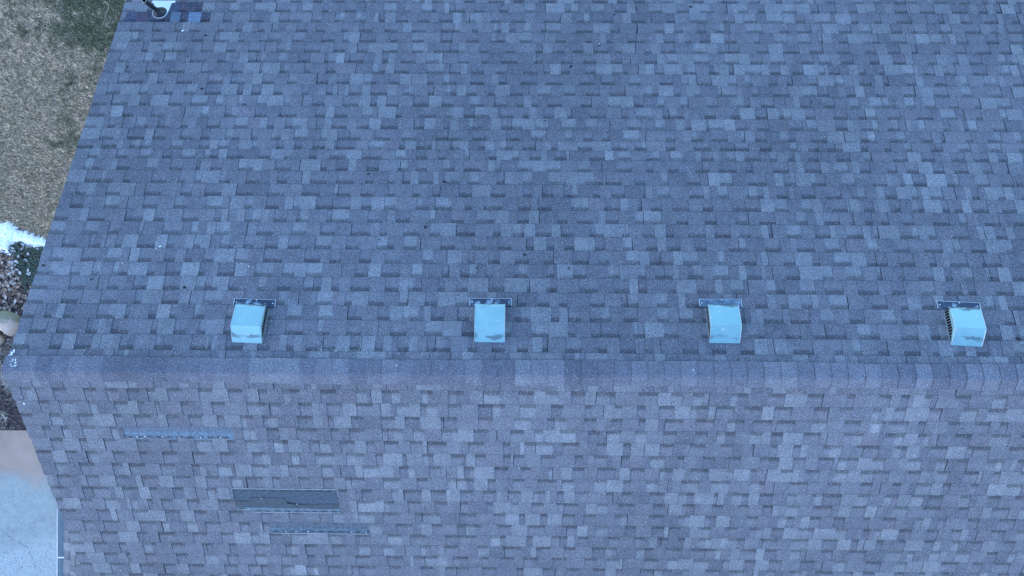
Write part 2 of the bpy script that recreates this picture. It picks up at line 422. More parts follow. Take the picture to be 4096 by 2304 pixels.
for F, s1, sg in ((FF, SFE, 1), (FN, SNE, -1)):
    m = MB(); p0 = Vector(F(0, s1, -.01)); xs0 = -4.45; xs1 = XR
    pr = [(0, 0), (0, -.09), (.10*sg, -.09), (.125*sg, -.02), (.125*sg, 0), (.118*sg, 0), (.118*sg, -.02), (.095*sg, -.082), (.007*sg, -.082), (.007*sg, 0)]
    for a, b in zip(pr, pr[1:]+pr[:1]): m.face([(xs0, p0.y+a[0], p0.z+a[1]), (xs1, p0.y+a[0], p0.z+a[1]), (xs1, p0.y+b[0], p0.z+b[1]), (xs0, p0.y+b[0], p0.z+b[1])])
    m.build('eave_gutter', GUT, house)
# white marks at the left end of the ridge
def blob(mb, F, x, s, h, rx, rs, rot, r, col, n=9, th=.002):
    ring = []
    for k in range(n):
        t = 2*PI*k/n; q = r.uniform(.75, 1.15); u, v = rx*math.cos(t)*q, rs*math.sin(t)*q
        ring.append((x+u*math.cos(rot)-v*math.sin(rot), s+u*math.sin(rot)+v*math.cos(rot)))
    top = [F(a, b, h+th) for a, b in ring]; bot = [F(x+(a-x)*1.1, s+(b-s)*1.1, h-.002) for a, b in ring]
    mb.face(top, col)
    for k in range(n): mb.face([bot[k], bot[(k+1) % n], top[(k+1) % n], top[k]], col)
r = random.Random(3)
def mark(name, *a, par=None, label=None):
    m = MB(); blob(m, *a); o = m.build(name, FLATM, par or house)
    if label: o['label'] = label
for x, s, rx, rs, ro in ((-4.515, .172, .02, .006, 1.9), (-4.528, .15, .02, .007, 1.9), (-4.54, .125, .016, .007, 1.9), (-4.555, .110, .010, .006, 1.7)): mark('white_mark', FF, x, s, .020, rx, rs, ro, r, (.85, .85, .85), par=cap)
for x, s, rx, rs, ro in ((-4.497, .088, .013, .004, 1.8), (-4.474, .092, .012, .004, 1.8), (-4.468, .064, .010, .005, 1.3), (-4.462, .038, .013, .006, .5), (-4.503, .045, .008, .003, 2), (-4.49, .03, .006, .003, 1), (-4.515, .075, .006, .003, .4)): mark('white_mark', FF, x, s, .0225, rx, rs, ro, r, (.8, .8, .8), par=cap)
mark('white_mark', FN, -4.398, .095, .020, .014, .005, .6, r, (.55, .55, .56), par=cap)
for x, s, F, rr in ((-2.548, 1.021, FF, .007), (-3.745, 1.049, FF, .005), (-4.483, .345, FN, .011), (-4.485, .273, FN, .005), (-1.083, .069, FF, .007), (1.525, .05, FF, .007), (-3.426, 1.224, FF, .012), (-3.459, 1.2, FF, .006), (.845, 3.693, FF, .007), (-3.73, 3.86, FF, .014)):
    mark('pale_speck', F, x, s, .022 if s < .1 else .0115, rr, rr*.7, 0.4, r, (.75, .75, .75), par=(cap if s < .1 else near if F is FN else far))
# dried sealant beads and nail heads along the topmost course
r = random.Random(8)
def bead(xa, sa, xb, sb, dens=60, wd=.006):
    m = MB(); L = math.hypot(xb-xa, sb-sa); n = int(L*dens*2)
    for k in range(n):
        t = (k+r.uniform(-.4, .4))/n; q = r.choice(((.30, .33, .30), (.22, .25, .23), (.40, .42, .40)))
        blob(m, FF, xa+(xb-xa)*t+r.gauss(0, wd*.5), sa+(sb-sa)*t+r.gauss(0, wd*.5), .0135, r.uniform(.003, .009), r.uniform(.0015, .003), math.atan2(sb-sa, xb-xa)+r.gauss(0, .5), r, q, 6, .001)
    q = m.build('sealant_bead', FLATM, far)
for a in ((-1.425, .345, -1.418, .212), (-1.802, .289, -1.795, .208, 50), (-1.79, .207, -1.425, .202, 45), (-.417, .338, -.398, .205, 70, .01),
          (-3.221, .47, -3.206, .349, 60, .004), (-2.805, .332, -2.796, .209, 60, .004), (-3.086, .194, -3.06, .13, 50, .008), (-2.8, .19, -2.79, .15, 30),
          (-1.42, .19, -1.34, .18, 70, .007), (-.78, .175, -.74, .17, 50, .008), (-3.9, .188, -3.86, .185, 40), (-4.2, .19, -4.16, .185, 40)): bead(*a)
for x, s in ((-1.764, .199), (-1.632, .196), (-1.542, .197), (-1.384, .18), (-1.07, .183), (-.866, .176), (-.501, .178), (-.418, .179)): nail(x, s, FF, far, .0045, .0165)

# ------------------------------------------------------------------ lower side roof with its gutter
BL = math.radians(24.6); XE, ZE = -6.311, -3.40
def FL(y, s, h):     # s measured up from the eave here; y along the eave
    return (XE+s*math.cos(BL)-h*math.sin(BL), y, ZE+s*math.sin(BL)+h*math.cos(BL))
def FLc(u, s, h):    # course() frame: u = -y, s grows downhill
    L = 2.32; return FL(-u, L-s, h)
lower = tag(empty('side_roof'), None); lower.parent = house; lower.name = 'side_roof'
m = MB(); r = random.Random(21)
n_c = 16
for i in range(n_c):
    su = 2.32-.143*(n_c-i); sl = su+.143
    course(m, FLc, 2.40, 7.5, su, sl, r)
q = m.build('shingles', [SH, ASPH], lower)
m = MB()
A = [FL(-2.40, .01, -.001), FL(-7.5, .01, -.001), FL(-7.5, 2.30, -.001), FL(-2.40, 2.30, -.001)]; B = [FL(-2.40, .01, -.14), FL(-7.5, .01, -.14), FL(-7.5, 2.30, -.14), FL(-2.40, 2.30, -.14)]
m.face(A[::-1], mi=0); m.face(B, mi=1)
for i in range(4): j = (i+1) % 4; m.face([A[i], A[j], B[j], B[i]], mi=1)
m.build('deck', [ASPH, WOOD], lower)
m = MB()
m.box(lambda x, y, z: (x, y, z), -5.9, -4.21, -7.3, -2.55, GZ, -3.38, mi=0); m.build('wall', WALL, lower)
m = MB()
y0, y1 = -2.372, -7.5
pr = [(.03, .012), (.03, -.085), (-.065, -.085), (-.095, -.02), (-.095, .006), (-.088, .010), (-.080, .006), (-.084, -.02), (-.060, -.078), (.022, -.078), (.022, .012)]
for i, (a, b) in enumerate(zip(pr, pr[1:]+pr[:1])):
    m.face([(XE+a[0], y0, ZE+a[1]), (XE+a[0], y1, ZE+a[1]), (XE+b[0], y1, ZE+b[1]), (XE+b[0], y0, ZE+b[1])][::-1], mi=1 if i in (4, 5) else 0)
m.box(lambda x, y, z: (x, y, z), XE-.088, XE+.026, y0, y0+.002, ZE-.083, ZE-.0, mi=0)
gut = m.build('gutter', [GUT, GUTL], house)
HANG = simple('white_hanger', (.9, .9, .88), .4)
for yy in (-3.052, -3.86, -4.66, -5.5, -6.3):
    m = MB(); m.box(lambda x, y, z: (x, y, z), XE-.078, XE+.012, yy-.006, yy+.006, ZE-.008, ZE+.014); m.build('hanger', HANG, gut)

# ------------------------------------------------------------------ vents
def vent(X, label):
    t = empty('roof_vent', FF(X, .275, .010), (-AF, 0, 0))
    tag(t, label, 'roof vent', 'metal roof vents in a row below the ridge')
    I = lambda x, y, z: (x, y, z)
    W = .1335
    prof = [(-.006, .001), (0, .006), (.03, .032), (.075, .068), (.116, .101), (.121, .1045), (.128, .106), (.19, .102), (.25, .0975), (.305, .093), (.320, .089), (.330, .081), (.335, .068), (.337, .052)]
    m = MB()
    for (a, b) in zip(prof, prof[1:]):
        m.face([(-W, *a), (W, *a), (W, *b), (-W, *b)])
        m.face([(-W+.001, a[0], a[1]-.002), (-W+.001, b[0], b[1]-.002), (W-.001, b[0], b[1]-.002), (W-.001, a[0], a[1]-.002)])
    # side skirts hanging from the hood's edges
    def low(y): return max(.0, min(.064, .004+(y-.02)*.58))
    for sg in (-1, 1):
        for a, b in zip(prof, prof[1:]):
            la, lb = min(low(a[0]), a[1]), min(low(b[0]), b[1])
            q = [(sg*W, *a), (sg*W, *b), (sg*(W+.001), b[0], lb), (sg*(W+.001), a[0], la)]
            m.face(q if sg > 0 else q[::-1])
            q = [(sg*(W-.003), *a), (sg*(W-.003), *b), (sg*(W-.002), b[0], lb), (sg*(W-.002), a[0], la)]
            m.face(q if sg < 0 else q[::-1])
    hood = m.build('hood', HOOD, t, merge=False)
    for sg in (-1, 1):
        m = MB(); m.tube([(sg*(W+.0002), a, b+.0006) for a, b in prof[1:-1]], .0023, n=6); m.build('edge_bead', EDGE, t, smooth=True)
    # flange plate lying on the shingles at the downhill side
    m = MB()
    fy0, fy1, FW, z = .341, .414, .194, .0085
    m.box(I, -FW, FW, fy0, fy1, z-.006, z)
    for sg in (-1, 1): m.box(I, *sorted((sg*FW, sg*(FW-.006))), fy0, fy1, z+.0002, z+.005, mi=1)
    m.box(I, -FW+.007, FW-.007, fy1-.004, fy1, z+.0002, z+.003, mi=1)
    # stepped riser up to the throat
    m.box(I, -.112, .112, .31, .330, z+.001, .030)
    m.build('flange', [FLG, EDGE], t)
    SCR = bpy.data.materials.get('screw_head') or simple('screw_head', (.7, .72, .72), .35, .3, .5)
    for qx, qy in ((-.168, .375), (.168, .378), (.012, .404)):
        m = MB(); c8 = [(qx+.0055*math.cos(k*PI/4), qy+.0055*math.sin(k*PI/4)) for k in range(8)]
        m.face([(a, b, .0115) for a, b in c8])
        for k in range(8): a, b = c8[k], c8[(k+1) % 8]; m.face([(*a, .008), (*b, .008), (*b, .0115), (*a, .0115)])
        m.build('screw', SCR if qx else VOID, t)
    # throat box and grille
    m = MB()
    gw = W+.003
    pg = [(.0, .0), (.09, .040), (.13, .062), (.31, .070), (.318, .050), (.318, -.004), (0, -.004)]
    for sg in (-1, 1):
        q = [(sg*(gw-.010), *p) for p in pg]; m.face(q if sg > 0 else q[::-1])
    m.face([(-gw, .318, -.004), (-gw, .318, .05), (gw, .318, .05), (gw, .318, -.004)][::-1])
    m.build('throat', VOID, t)
    for sg in (-1, 1):
        m = MB(); y = .030
        while y < .320:
            top = min(.064, max(.0, (y-.02)*.58+.002))
            if top > .012: m.box(I, *sorted((sg*gw, sg*(gw-.003))), y-.0016, y+.0016, -.002, top)
            y += .0255
        m.box(I, *sorted((sg*(gw+.002), sg*(gw-.004))), .0, .320, -.006, .003)
        m.build('grille', simple('grille_wire', (.30, .32, .34), .5, .3) if 'grille_wire' not in bpy.data.materials else bpy.data.materials['grille_wire'], t)
    m = MB()
    for gx in [-.11+.0245*k for k in range(10)]: m.box(I, gx-.0014, gx+.0014, .3185, .3205, -.002, .05)
    m.build('grille', bpy.data.materials['grille_wire'], t)
    return t
def copy_tree(o, parent=None):
    c = o.copy(); C.objects.link(c); c.parent = parent
    for ch in list(o.children): copy_tree(ch, c)
    return c
v0 = vent(-2.442, 'leftmost metal hood vent, long dark smear across its lower face')
for X, lb, s_, rz in ((-.266, 'metal hood vent second from the left, both dark flange ends showing', .298, 0),
              (1.8295, 'metal hood vent third from the left, with a pale tarnished flange', .307, 0),
              (3.965, 'rightmost metal hood vent, its barred side grille plainly visible on its left side', .298, -.045)):
    c = copy_tree(v0); c.location = FF(X, s_, .010); c['label'] = lb
    if 'pale' in lb:      # this flange has lost its dark tarnish nearly everywhere
        for ch in c.children:
            if ch.name.startswith('flange'):
                ch.data = ch.data.copy(); ch.data.materials[0] = simple('bleached_flange', (.12, .165, .215), .45, .4, .5, 14, .75)
    c.rotation_euler = (Matrix.Rotation(-AF, 4, 'X') @ Matrix.Rotation(rz, 4, 'Z')).to_euler()
v0.rotation_euler = (Matrix.Rotation(-AF, 4, 'X') @ Matrix.Rotation(-.033, 4, 'Z')).to_euler()

# ------------------------------------------------------------------ plumbing vent pipe
vp = tag(empty('vent_pipe', FF(-4.035, 4.12, .010), (-AF, 0, 0)), 'black vertical plumbing pipe rising from a rubber boot on a pale metal flashing', 'vent pipe')
I = lambda x, y, z: (x, y, z)
PLM = simple('pale_flashing', (.62, .66, .66), .45, .2, .5, 14, .12)
m = MB(); R0 = .083; n = 28
out = [(-.095, .135), (.105, .135)]
arc = [(R0*math.cos(t), R0*math.sin(t)-.002) for t in [math.radians(-8-164*k/16) for k in range(17)]]
poly = [(-.090, .135), (-.083, .03)]+arc[::-1]+[(.092, .03), (.104, .135)]
top = [(x, y, .005) for x, y in poly]; bot = [(x, y, -.004) for x, y in poly]
m.face(top)
for k in range(len(top)): j = (k+1) % len(top); m.face([bot[k], bot[j], top[j], top[k]])
m.box(I, -.118, .140, .140, .170, -.004, .006)
m.box(I, -.100, .110, .128, .143, -.002, .0045)
m.build('flashing', PLM, vp)
m = MB(); pr = [(.078, .006), (.072, .014), (.060, .030), (.046, .048), (.034, .062), (.031, .078), (.0275, .082)]
for (ra, za), (rb, zb) in zip(pr, pr[1:]):
    # the boot leans with the vertical pipe
    ka, kb = -math.tan(AF)*za*.9, -math.tan(AF)*zb*.9
    for k in range(n):
        t, u = 2*PI*k/n, 2*PI*(k+1)/n
        m.face([(ra*math.cos(t), ra*math.sin(t)+ka, za), (ra*math.cos(u), ra*math.sin(u)+ka, za), (rb*math.cos(u), rb*math.sin(u)+kb, zb), (rb*math.cos(t), rb*math.sin(t)+kb, zb)])
m.build('rubber_boot', RUB, vp, smooth=True)
m = MB(); d = Vector((0, -math.sin(AF), math.cos(AF)))   # world up in the roof frame
p0 = Vector((0, 0, .0)); p1 = p0+d*.325; u = Vector((1, 0, 0)); v = d.cross(u)
def ring(p, r): return [p+(u*math.cos(2*PI*k/24)+v*math.sin(2*PI*k/24))*r for k in range(24)]
ro0, ro1, ri1, ri0 = ring(p0, .0245), ring(p1, .0245), ring(p1, .0205), ring(p1-d*.2, .0205)
for k in range(24):
    j = (k+1) % 24
    m.face([ro0[k], ro0[j], ro1[j], ro1[k]]); m.face([ro1[k], ro1[j], ri1[j], ri1[k]], mi=1); m.face([ri1[k], ri1[j], ri0[j], ri0[k]], mi=2)
m.face(ri0[::-1], mi=2)
m.build('pipe', [PIPE, simple('worn_rim', (.62, .58, .50), .5), VOID], vp)

# ------------------------------------------------------------------ dry leaves lying on the roof
DL = tonemat('dry_leaf', .8, 90, .3, .2, .2)
cols = 'lower slope'
leafs = [(-.218, 4.232, 'dark dried leaf near the top edge above the second vent'), (1.875, 4.22, 'dark leaf at the top edge above the third vent'), (1.024, 4.102, 'dark leaf speck at the top, right of the middle'),
 (.844, 3.665, 'dark leaf with a pale fleck beside it, upper right of the middle'), (.53, 3.383, 'oval dark leaf in the upper middle of the far slope'), (.247, 2.68, 'small round dark leaf in the middle of the far slope'),
 (-3.459, 3.794, 'dark leaf just below the patched shingles by the vent pipe'), (-3.933, 3.646, 'tiny dark leaf below the vent pipe'), (-3.599, 3.505, 'small dark leaf right of the tiny leaf below the vent pipe'),
 (-4.219, 3.357, 'dark leaf near the left rake in the upper left'), (-3.367, 3.074, 'dark leaf on the fourth course band below the patched shingles'), (-1.508, 2.036, 'dark leaf left of two others above the gap between first and second vents'),
 (-.756, 1.954, 'dark leaf in the upper of two leaves left above the second vent'), (-.909, 1.447, 'dark round leaf lower left above the second vent'), (.043, 1.162, 'dark leaf right above the second vent, the upper of three'),
 (-1.338, 1.305, 'small dark leaf midway above first and second vents'), (-.402, 1.02, 'small dark leaf directly above the second vent'), (.456, 1.023, 'small dark leaf right of the second vent and above it'),
 (3.005, 2.93, 'small dark leaf alone in the upper right of the far slope'), (-4.484, 1.015, 'dark leaf at the left rake beside the snow patch'), (-3.997, .88, 'small dark leaf just inside the left rake above the ridge'),
 (-3.107, .802, 'dark leaf left of the leftmost vent'), (4.431, .361, 'big dark leaf right of the rightmost vent'), (.877, 2.536, 'faint dark speck right of the middle of the far slope')]
r = random.Random(77)
def leaf_mesh(L, Wd, r, col):
    m = MB(); n = 5; top = []; cur = r.uniform(.15, .4)*L
    for i in range(n+1):
        t = i/n; wd = Wd*math.sin(PI*min(1, t*.92+.04))**.8; z = .002+cur*(t-.5)**2*1.5
        top.append(((t-.5)*L, wd/2*r.uniform(.75, 1.2), z))
    for i in range(n):
        (x0, w0, z0), (x1, w1, z1) = top[i], top[i+1]
        m.face([(x0, -w0, z0+w0*.35), (x1, -w1, z1+w1*.35), (x1, 0, z1), (x0, 0, z0)], col)
        m.face([(x0, 0, z0), (x1, 0, z1), (x1, w1, z1+w1*.35), (x0, w0, z0+w0*.35)], col)
    m.box(lambda x, y, z: (x, y, z), -L/2-L*.3, -L/2, -.0006, .0006, .002, .0035, col)
    return m
for i, (x, s, lb) in enumerate(leafs):
    big = 1.7 if 'big' in lb else (.7 if ('small' in lb or 'tiny' in lb or 'speck' in lb) else 1)
    o = leaf_mesh(.034*big, .021*big, r, dk((.030, .024, .028), r.uniform(.8, 1.5))).build('dry_leaf', DL)
    o.location = FF(x, s, .0125); o.rotation_euler = (-AF, 0, r.choice((0, PI))+r.uniform(-.5, .5))
    tag(o, lb, 'leaf', 'dark dried leaves scattered on the roof')
o = leaf_mesh(.020, .014, r, (.05, .035, .025)).build('dry_leaf', DL); o.location = FN(-1.942, .522, .0125); o.rotation_euler = (AN, 0, .6)
tag(o, 'tiny brown leaf on the near slope right of the strip nearest the ridge', 'leaf', 'dark dried leaves scattered on the roof')

# ------------------------------------------------------------------ ground
def nz(x, y, z=0, s=1): return noise.noise(Vector((x*s, y*s, z)))
LAWN, n_, b_ = newmat('winter_lawn', .95, 0, .1)
v_ = objco(n_)
def lawn_colour(n_, v_):
    a = noise_node(n_, v_, 1.3, 6, .72); b = noise_node(n_, v_, 5, 3, .6); c = noise_node(n_, v_, 60, 3, .7)
    g = mth(n_, 'ADD', a, mth(n_, 'MULTIPLY', mth(n_, 'SUBTRACT', b, .5), .5))
    sp_ = n_.nodes.new('ShaderNodeSeparateXYZ'); n_.links.new(v_, sp_.inputs[0])
    g = mth(n_, 'ADD', g, mrange(n_, sp_.outputs[0], -9.5, -8.2, -.10, .035))
    g = mth(n_, 'ADD', g, mrange(n_, sp_.outputs[1], 3.6, 5.3, -.10, .075))
    h_ = noise_node(n_, v_, 28, 3, .7)
    col = mixc(n_, mrange(n_, g, .44, .64, 0, 1, True), (.60, .46, .32), (.17, .17, .10))
    col = mixc(n_, mrange(n_, b, .4, .65, 0, .5), col, (.36, .285, .18))
    col = scalec(n_, col, mrange(n_, h_, .32, .68, .72, 1.3))
    return col, c
col, c = lawn_colour(n_, v_)
n_.links.new(scalec(n_, col, mrange(n_, c, .3, .7, .35, 1.15)), b_.inputs['Base Color']); bump(n_, b_, c, .8, .02)
GR, n_, b_ = newmat('grass_blade', .85, 0, .15)
v_ = objco(n_); col, c = lawn_colour(n_, v_)
n_.links.new(mixc(n_, 1.0, col, tonecol(n_), 'MULTIPLY'), b_.inputs['Base Color'])
m = MB(); m.face([(-250, -250, GZ), (250, -250, GZ), (250, 250, GZ), (-250, 250, GZ)])
tag(m.build('lawn', LAWN), kind='structure')
m = MB(); r = random.Random(1)
def blades(m, r, n, x0, x1, y0, y1, hmin, hmax, wd, test, colf):
    for _ in range(n):
        x, y = r.uniform(x0, x1), r.uniform(y0, y1)
        if not test(x, y): continue
        a = r.uniform(0, 2*PI); L = r.uniform(hmin, hmax); lean = r.uniform(.2, 1.1); w_ = r.uniform(.6, 1)*wd
        dx, dy = math.cos(a), math.sin(a); h = L*math.cos(lean); d = L*math.sin(lean)
        m.face([(x-dy*w_, y+dx*w_, GZ+.002), (x+dy*w_, y-dx*w_, GZ+.002), (x+dx*d, y+dy*d, GZ+.004+h)], colf())
SNOWP = [(-9.9, 1.80), (-9.517, 1.83), (-9.346, 1.855), (-9.286, 1.80), (-9.148, 1.69), (-9.01, 1.667), (-8.94, 1.64), (-8.664, 1.53), (-8.45, 1.46), (-8.45, 1.36), (-8.70, 1.40), (-8.825, 1.36), (-8.917, 1.393), (-9.101, 1.461), (-9.26, 1.47), (-9.30, 1.40), (-9.235, 1.30), (-9.25, 1.24), (-9.332, 1.253), (-9.424, 1.299), (-9.6, 1.33), (-9.9, 1.35)]
def inside(p, poly):
    x, y = p; c = False
    for (x0, y0), (x1, y1) in zip(poly, poly[1:]+poly[:1]):
        if (y0 > y) != (y1 > y) and x < (x1-x0)*(y-y0)/(y1-y0)+x0: c = not c
    return c
def edgedist(p, poly):
    x, y = p; best = 9
    for (x0, y0), (x1, y1) in zip(poly, poly[1:]+poly[:1]):
        dx, dy = x1-x0, y1-y0; t = max(0, min(1, ((x-x0)*dx+(y-y0)*dy)/(dx*dx+dy*dy)))
        best = min(best, math.hypot(x-x0-t*dx, y-y0-t*dy))
    return best if inside(p, poly) else -best
def bedline(x): return 1.42 if x < -8.9 else 1.42-.2*(x+8.9)
blades(m, r, 75000, -10.2, -6.6, 1.45, 6.6, .03, .075, .0055, lambda x, y: y > bedline(x)+.06*nz(x, y, 0, 5), lambda: dk((1, 1, 1), r.choice((.22, .40, .7, 1, 1.5, 2.3))))
def thin(x, y):      # blades thin out away from the house corner
    d = max(0, -9.9-x, y-6.2, x+7.0); return d > 0 and y > bedline(x)+.06*nz(x, y, 0, 5) and r.random() < math.exp(-d*1.1)
blades(m, r, 70000, -13.5, -4.3, 1.4, 9.5, .03, .075, .0055, thin, lambda: dk((1, 1, 1), r.choice((.22, .40, .7, 1, 1.5, 2.3))))
tag(m.build('grass', GR), 'short dry winter grass with greener patches beside the house', 'grass', kind='stuff')
# soil bed
SOIL = simple('bed_soil', (.085, .062, .052), .95, nscale=25, amp=.6, bmp=.6)
m = MB()
for i in range(40):
    for j in range(34):
        x0, x1 = -10.5+.16*i, -10.5+.16*(i+1); y0, y1 = -1.95+.1*j, -1.95+.1*(j+1)
        z = lambda x, y: GZ+.012+.012*nz(x, y, 3, 6) if y < 1.40 else GZ+.004
        if x1 < -4.2 or True: m.face([(x0, y0, z(x0, y0)), (x1, y0, z(x1, y0)), (x1, y1, z(x1, y1)), (x0, y1, z(x0, y1))])
tag(m.build('garden_bed', SOIL), kind='structure')
# snow: irregular drift with ragged, holed edges
SNOW = simple('snow', (.98, .98, .97), .6, 0, .3, 30, .05, .4)
m = MB(); st = .012; gx = int(1.6/st); gy = int(.75/st); hts = {}
for i in range(gx+1):
    for j in range(gy+1):
        x, y = -9.95+i*st, 1.15+j*st
        d = edgedist((x, y), SNOWP)
        if d > -.09:
            hts[i, j] = min(.05, d*.55)+.022*nz(x, y, 1, 16)+.020*nz(x, y, 7, 45)+.006
for (i, j), h in hts.items():
    ks = [(i, j), (i+1, j), (i+1, j+1), (i, j+1)]
    if all(k in hts for k in ks) and max(hts[k] for k in ks) > 0:
        m.face([(-9.95+a*st, 1.15+b*st, GZ+.016+hts[a, b]) for a, b in ks])
tag(m.build('snow_patch', SNOW, smooth=False, merge=True), 'melting patch of white snow between the lawn and the leaf bed', 'snow', kind='stuff')
# green ground cover
GCP = [(-9.309, 1.436), (-9.101, 1.48), (-8.917, 1.41), (-8.70, 1.41), (-8.6, 1.2), (-8.75, .982), (-8.9, .64), (-9.02, .56), (-9.193, .90), (-9.25, 1.162)]
m = MB(); r = random.Random(4)
for _ in range(9000):
    x, y = r.uniform(-9.35, -8.5), r.uniform(.5, 1.5)
    d = edgedist((x, y), GCP)+.05*nz(x, y, 2, 9)
    if d < 0 or (nz(x, y, 5, 8) > .28): continue
    a = r.uniform(0, 2*PI); L = r.uniform(.008, .018); z = GZ+.02+r.uniform(0, .05); t = r.uniform(-.5, .5)
    dx, dy = math.cos(a)*L, math.sin(a)*L
    m.face([(x-dx, y-dy, z), (x+dy*.6, y-dx*.6, z+t*L), (x+dx, y+dy, z+L*.3), (x-dy*.6, y+dx*.6, z-t*L)], dk(r.choice(((.075, .115, .072), (.05, .085, .06), (.09, .135, .095), (.13, .15, .11), (.12, .09, .07))), r.uniform(.7, 1.3)))
tag(m.build('ground_cover', tonemat('creeping_leaves', .7, 80, .2)), 'low green creeping plant between the snow and the fallen leaves', 'ground cover', kind='stuff')
# fallen leaves
m = MB(); r = random.Random(9)
LC = [(.34, .24, .17), (.28, .18, .12), (.42, .31, .24), (.17, .10, .075), (.22, .15, .13), (.50, .42, .36), (.12, .08, .07)]
def litter_leaf(m, r, x, y, z, L, col):
    a = r.uniform(0, 2*PI); ca, sa = math.cos(a), math.sin(a); W = L*r.uniform(.45, .8); tilt = r.uniform(-.5, .5); cu = r.uniform(.1, .5)
    P = [(-.5, 0), (-.25, .42), (.05, .5), (.35, .3), (.55, 0), (.3, -.33), (0, -.5), (-.3, -.38)]
    cen = (x, y, z+.3*cu*L*.0)
    pts = []
    for u, v in P:
        u *= L*r.uniform(.85, 1.15); v *= W*r.uniform(.8, 1.2)
        pts.append((x+u*ca-v*sa, y+u*sa+v*ca, z+u*tilt*.5+cu*(v*v/W+u*u/L*.6)))
    for i in range(8): m.face([cen, pts[i], pts[(i+1) % 8]], col)
for _ in range(2300):
    x, y = r.uniform(-10.3, -8.2) if _ < 1500 else r.uniform(-10.5, -4.4), r.uniform(.18, 1.40)
    inb = edgedist((x, y), GCP)
    if inb > .02 and r.random() > .06: continue
    litter_leaf(m, r, x, y, GZ+.025+r.uniform(0, .03), r.uniform(.035, .085), dk(r.choice(LC), r.uniform(.7, 1.25)))
for _ in range(26):
    x, y = r.uniform(-9.25, -8.75), r.uniform(.9, 1.42)
    litter_leaf(m, r, x, y, GZ+.085, r.uniform(.05, .085), dk((.36, .34, .34), r.uniform(.8, 1.3)))
tag(m.build('fallen_leaves', tonemat('leaf_litter', .8, 70, .25)), 'brown and tan fallen leaves covering the bed above the boulders', 'fallen leaves', kind='stuff')
# dry stalks and mulch by the boulders
m = MB(); r = random.Random(14)
for _ in range(9000):
    x, y = r.uniform(-9.9, -8.3) if _ < 5200 else r.uniform(-10.5, -4.4), r.uniform(-1.93, .2)
    pale = nz(x, y, 4, 3) > -.05
    a = r.uniform(0, PI); L = r.uniform(.02, .07); ww = r.uniform(.0015, .004); z = GZ+.02+r.uniform(0, .03)
    col = dk(r.choice(((.30, .25, .21), (.38, .33, .27), (.22, .17, .15)) if pale else ((.10, .07, .065), (.15, .105, .10), (.20, .15, .14), (.30, .24, .22))), r.uniform(.7, 1.3))
    dx, dy = math.cos(a)*L, math.sin(a)*L
    m.face([(x-dx-dy/L*ww, y-dy+dx/L*ww, z), (x-dx+dy/L*ww, y-dy-dx/L*ww, z), (x+dx+dy/L*ww, y+dy-dx/L*ww, z+r.uniform(-.01, .02)), (x+dx-dy/L*ww, y+dy+dx/L*ww, z+r.uniform(-.01, .02))], col)
for cx, cy, nn in ((-9.42, -.85, 42), (-9.36, -1.12, 36), (-9.45, -1.0, 30), (-9.25, -.72, 24), (-9.40, -1.72, 26), (-9.5, -.55, 22)):
    for _ in range(nn):
        a = r.uniform(0, 2*PI); L = r.uniform(.05, .15); ww = .0028; z = GZ+.04
        ex, ey = cx+math.cos(a)*L+r.gauss(0, .02), cy+math.sin(a)*L+r.gauss(0, .02)
        px, py = -math.sin(a)*ww, math.cos(a)*ww
        m.face([(cx-px, cy-py, z), (cx+px, cy+py, z), (ex+px*.4, ey+py*.4, z+L*.5), (ex-px*.4, ey-py*.4, z+L*.5)], dk((.52, .46, .40), r.uniform(.7, 1.2)))
tag(m.build('mulch', TONE), 'grey brown mulch and pale dry stalks between the boulders and the concrete', 'mulch', kind='stuff')

# boulders and pebbles
def rock(name, poly, h, seed, mat, label, cat, group=None, cols=None):
    m = MB(); cx = sum(p[0] for p in poly)/len(poly); cy = sum(p[1] for p in poly)/len(poly)
    # resample outline
    P = []
    for a, b in zip(poly, poly[1:]+poly[:1]):
        for k in range(6): t = k/6; P.append((a[0]+(b[0]-a[0])*t, a[1]+(b[1]-a[1])*t))
    for _ in range(4): P = [((P[i-1][0]+P[i][0]*2+P[(i+1) % len(P)][0])/4, (P[i-1][1]+P[i][1]*2+P[(i+1) % len(P)][1])/4) for i in range(len(P))]
    lv = [(1.0, -.02), (1.03, .25), (1.0, .55), (.93, .78), (.8, .93), (.6, 1.0), (.35, 1.04), (.12, 1.05)]
    rings = []
    for s, z in lv:
        rg = []
        for (x, y) in P:
            X, Y = cx+(x-cx)*s, cy+(y-cy)*s
            d = 1+.05*nz(X, Y, seed+z*.2, 7)
            rg.append((cx+(X-cx)*d, cy+(Y-cy)*d, h*z*(1+.10*nz(X, Y, seed, 6))+.006*nz(X, Y, seed, 30)))
        rings.append(rg)
    for A, B in zip(rings, rings[1:]):
        for k in range(len(P)): j = (k+1) % len(P); m.face([A[k], A[j], B[j], B[k]])
    m.face(rings[-1])
    m.v = [(x-cx, y-cy, z) for x, y, z in m.v]
    o = m.build(name, mat, smooth=True, merge=True); o.location = (cx, cy, GZ+.005)
    return tag(o, label, cat, group)
STN, n_, b_ = newmat('boulder_stone', .9, 0, .2); v_ = objco(n_)
sx = n_.nodes.new('ShaderNodeSeparateXYZ'); n_.links.new(v_, sx.inputs[0])
lich = noise_node(n_, v_, 6, 4, .6); gr_ = noise_node(n_, v_, 70, 3, .7)
f_ = mth(n_, 'ADD', mth(n_, 'MULTIPLY', sx.outputs[1], 5.5), mth(n_, 'MULTIPLY', mth(n_, 'SUBTRACT', lich, .5), 1.8))
c_ = mixc(n_, mrange(n_, f_, -.05, .50, 0, 1, True), (.56, .42, .34), (.27, .25, .17))
n_.links.new(scalec(n_, c_, mrange(n_, gr_, .3, .7, .72, 1.25)), b_.inputs['Base Color']); bump(n_, b_, gr_, .5, .008)
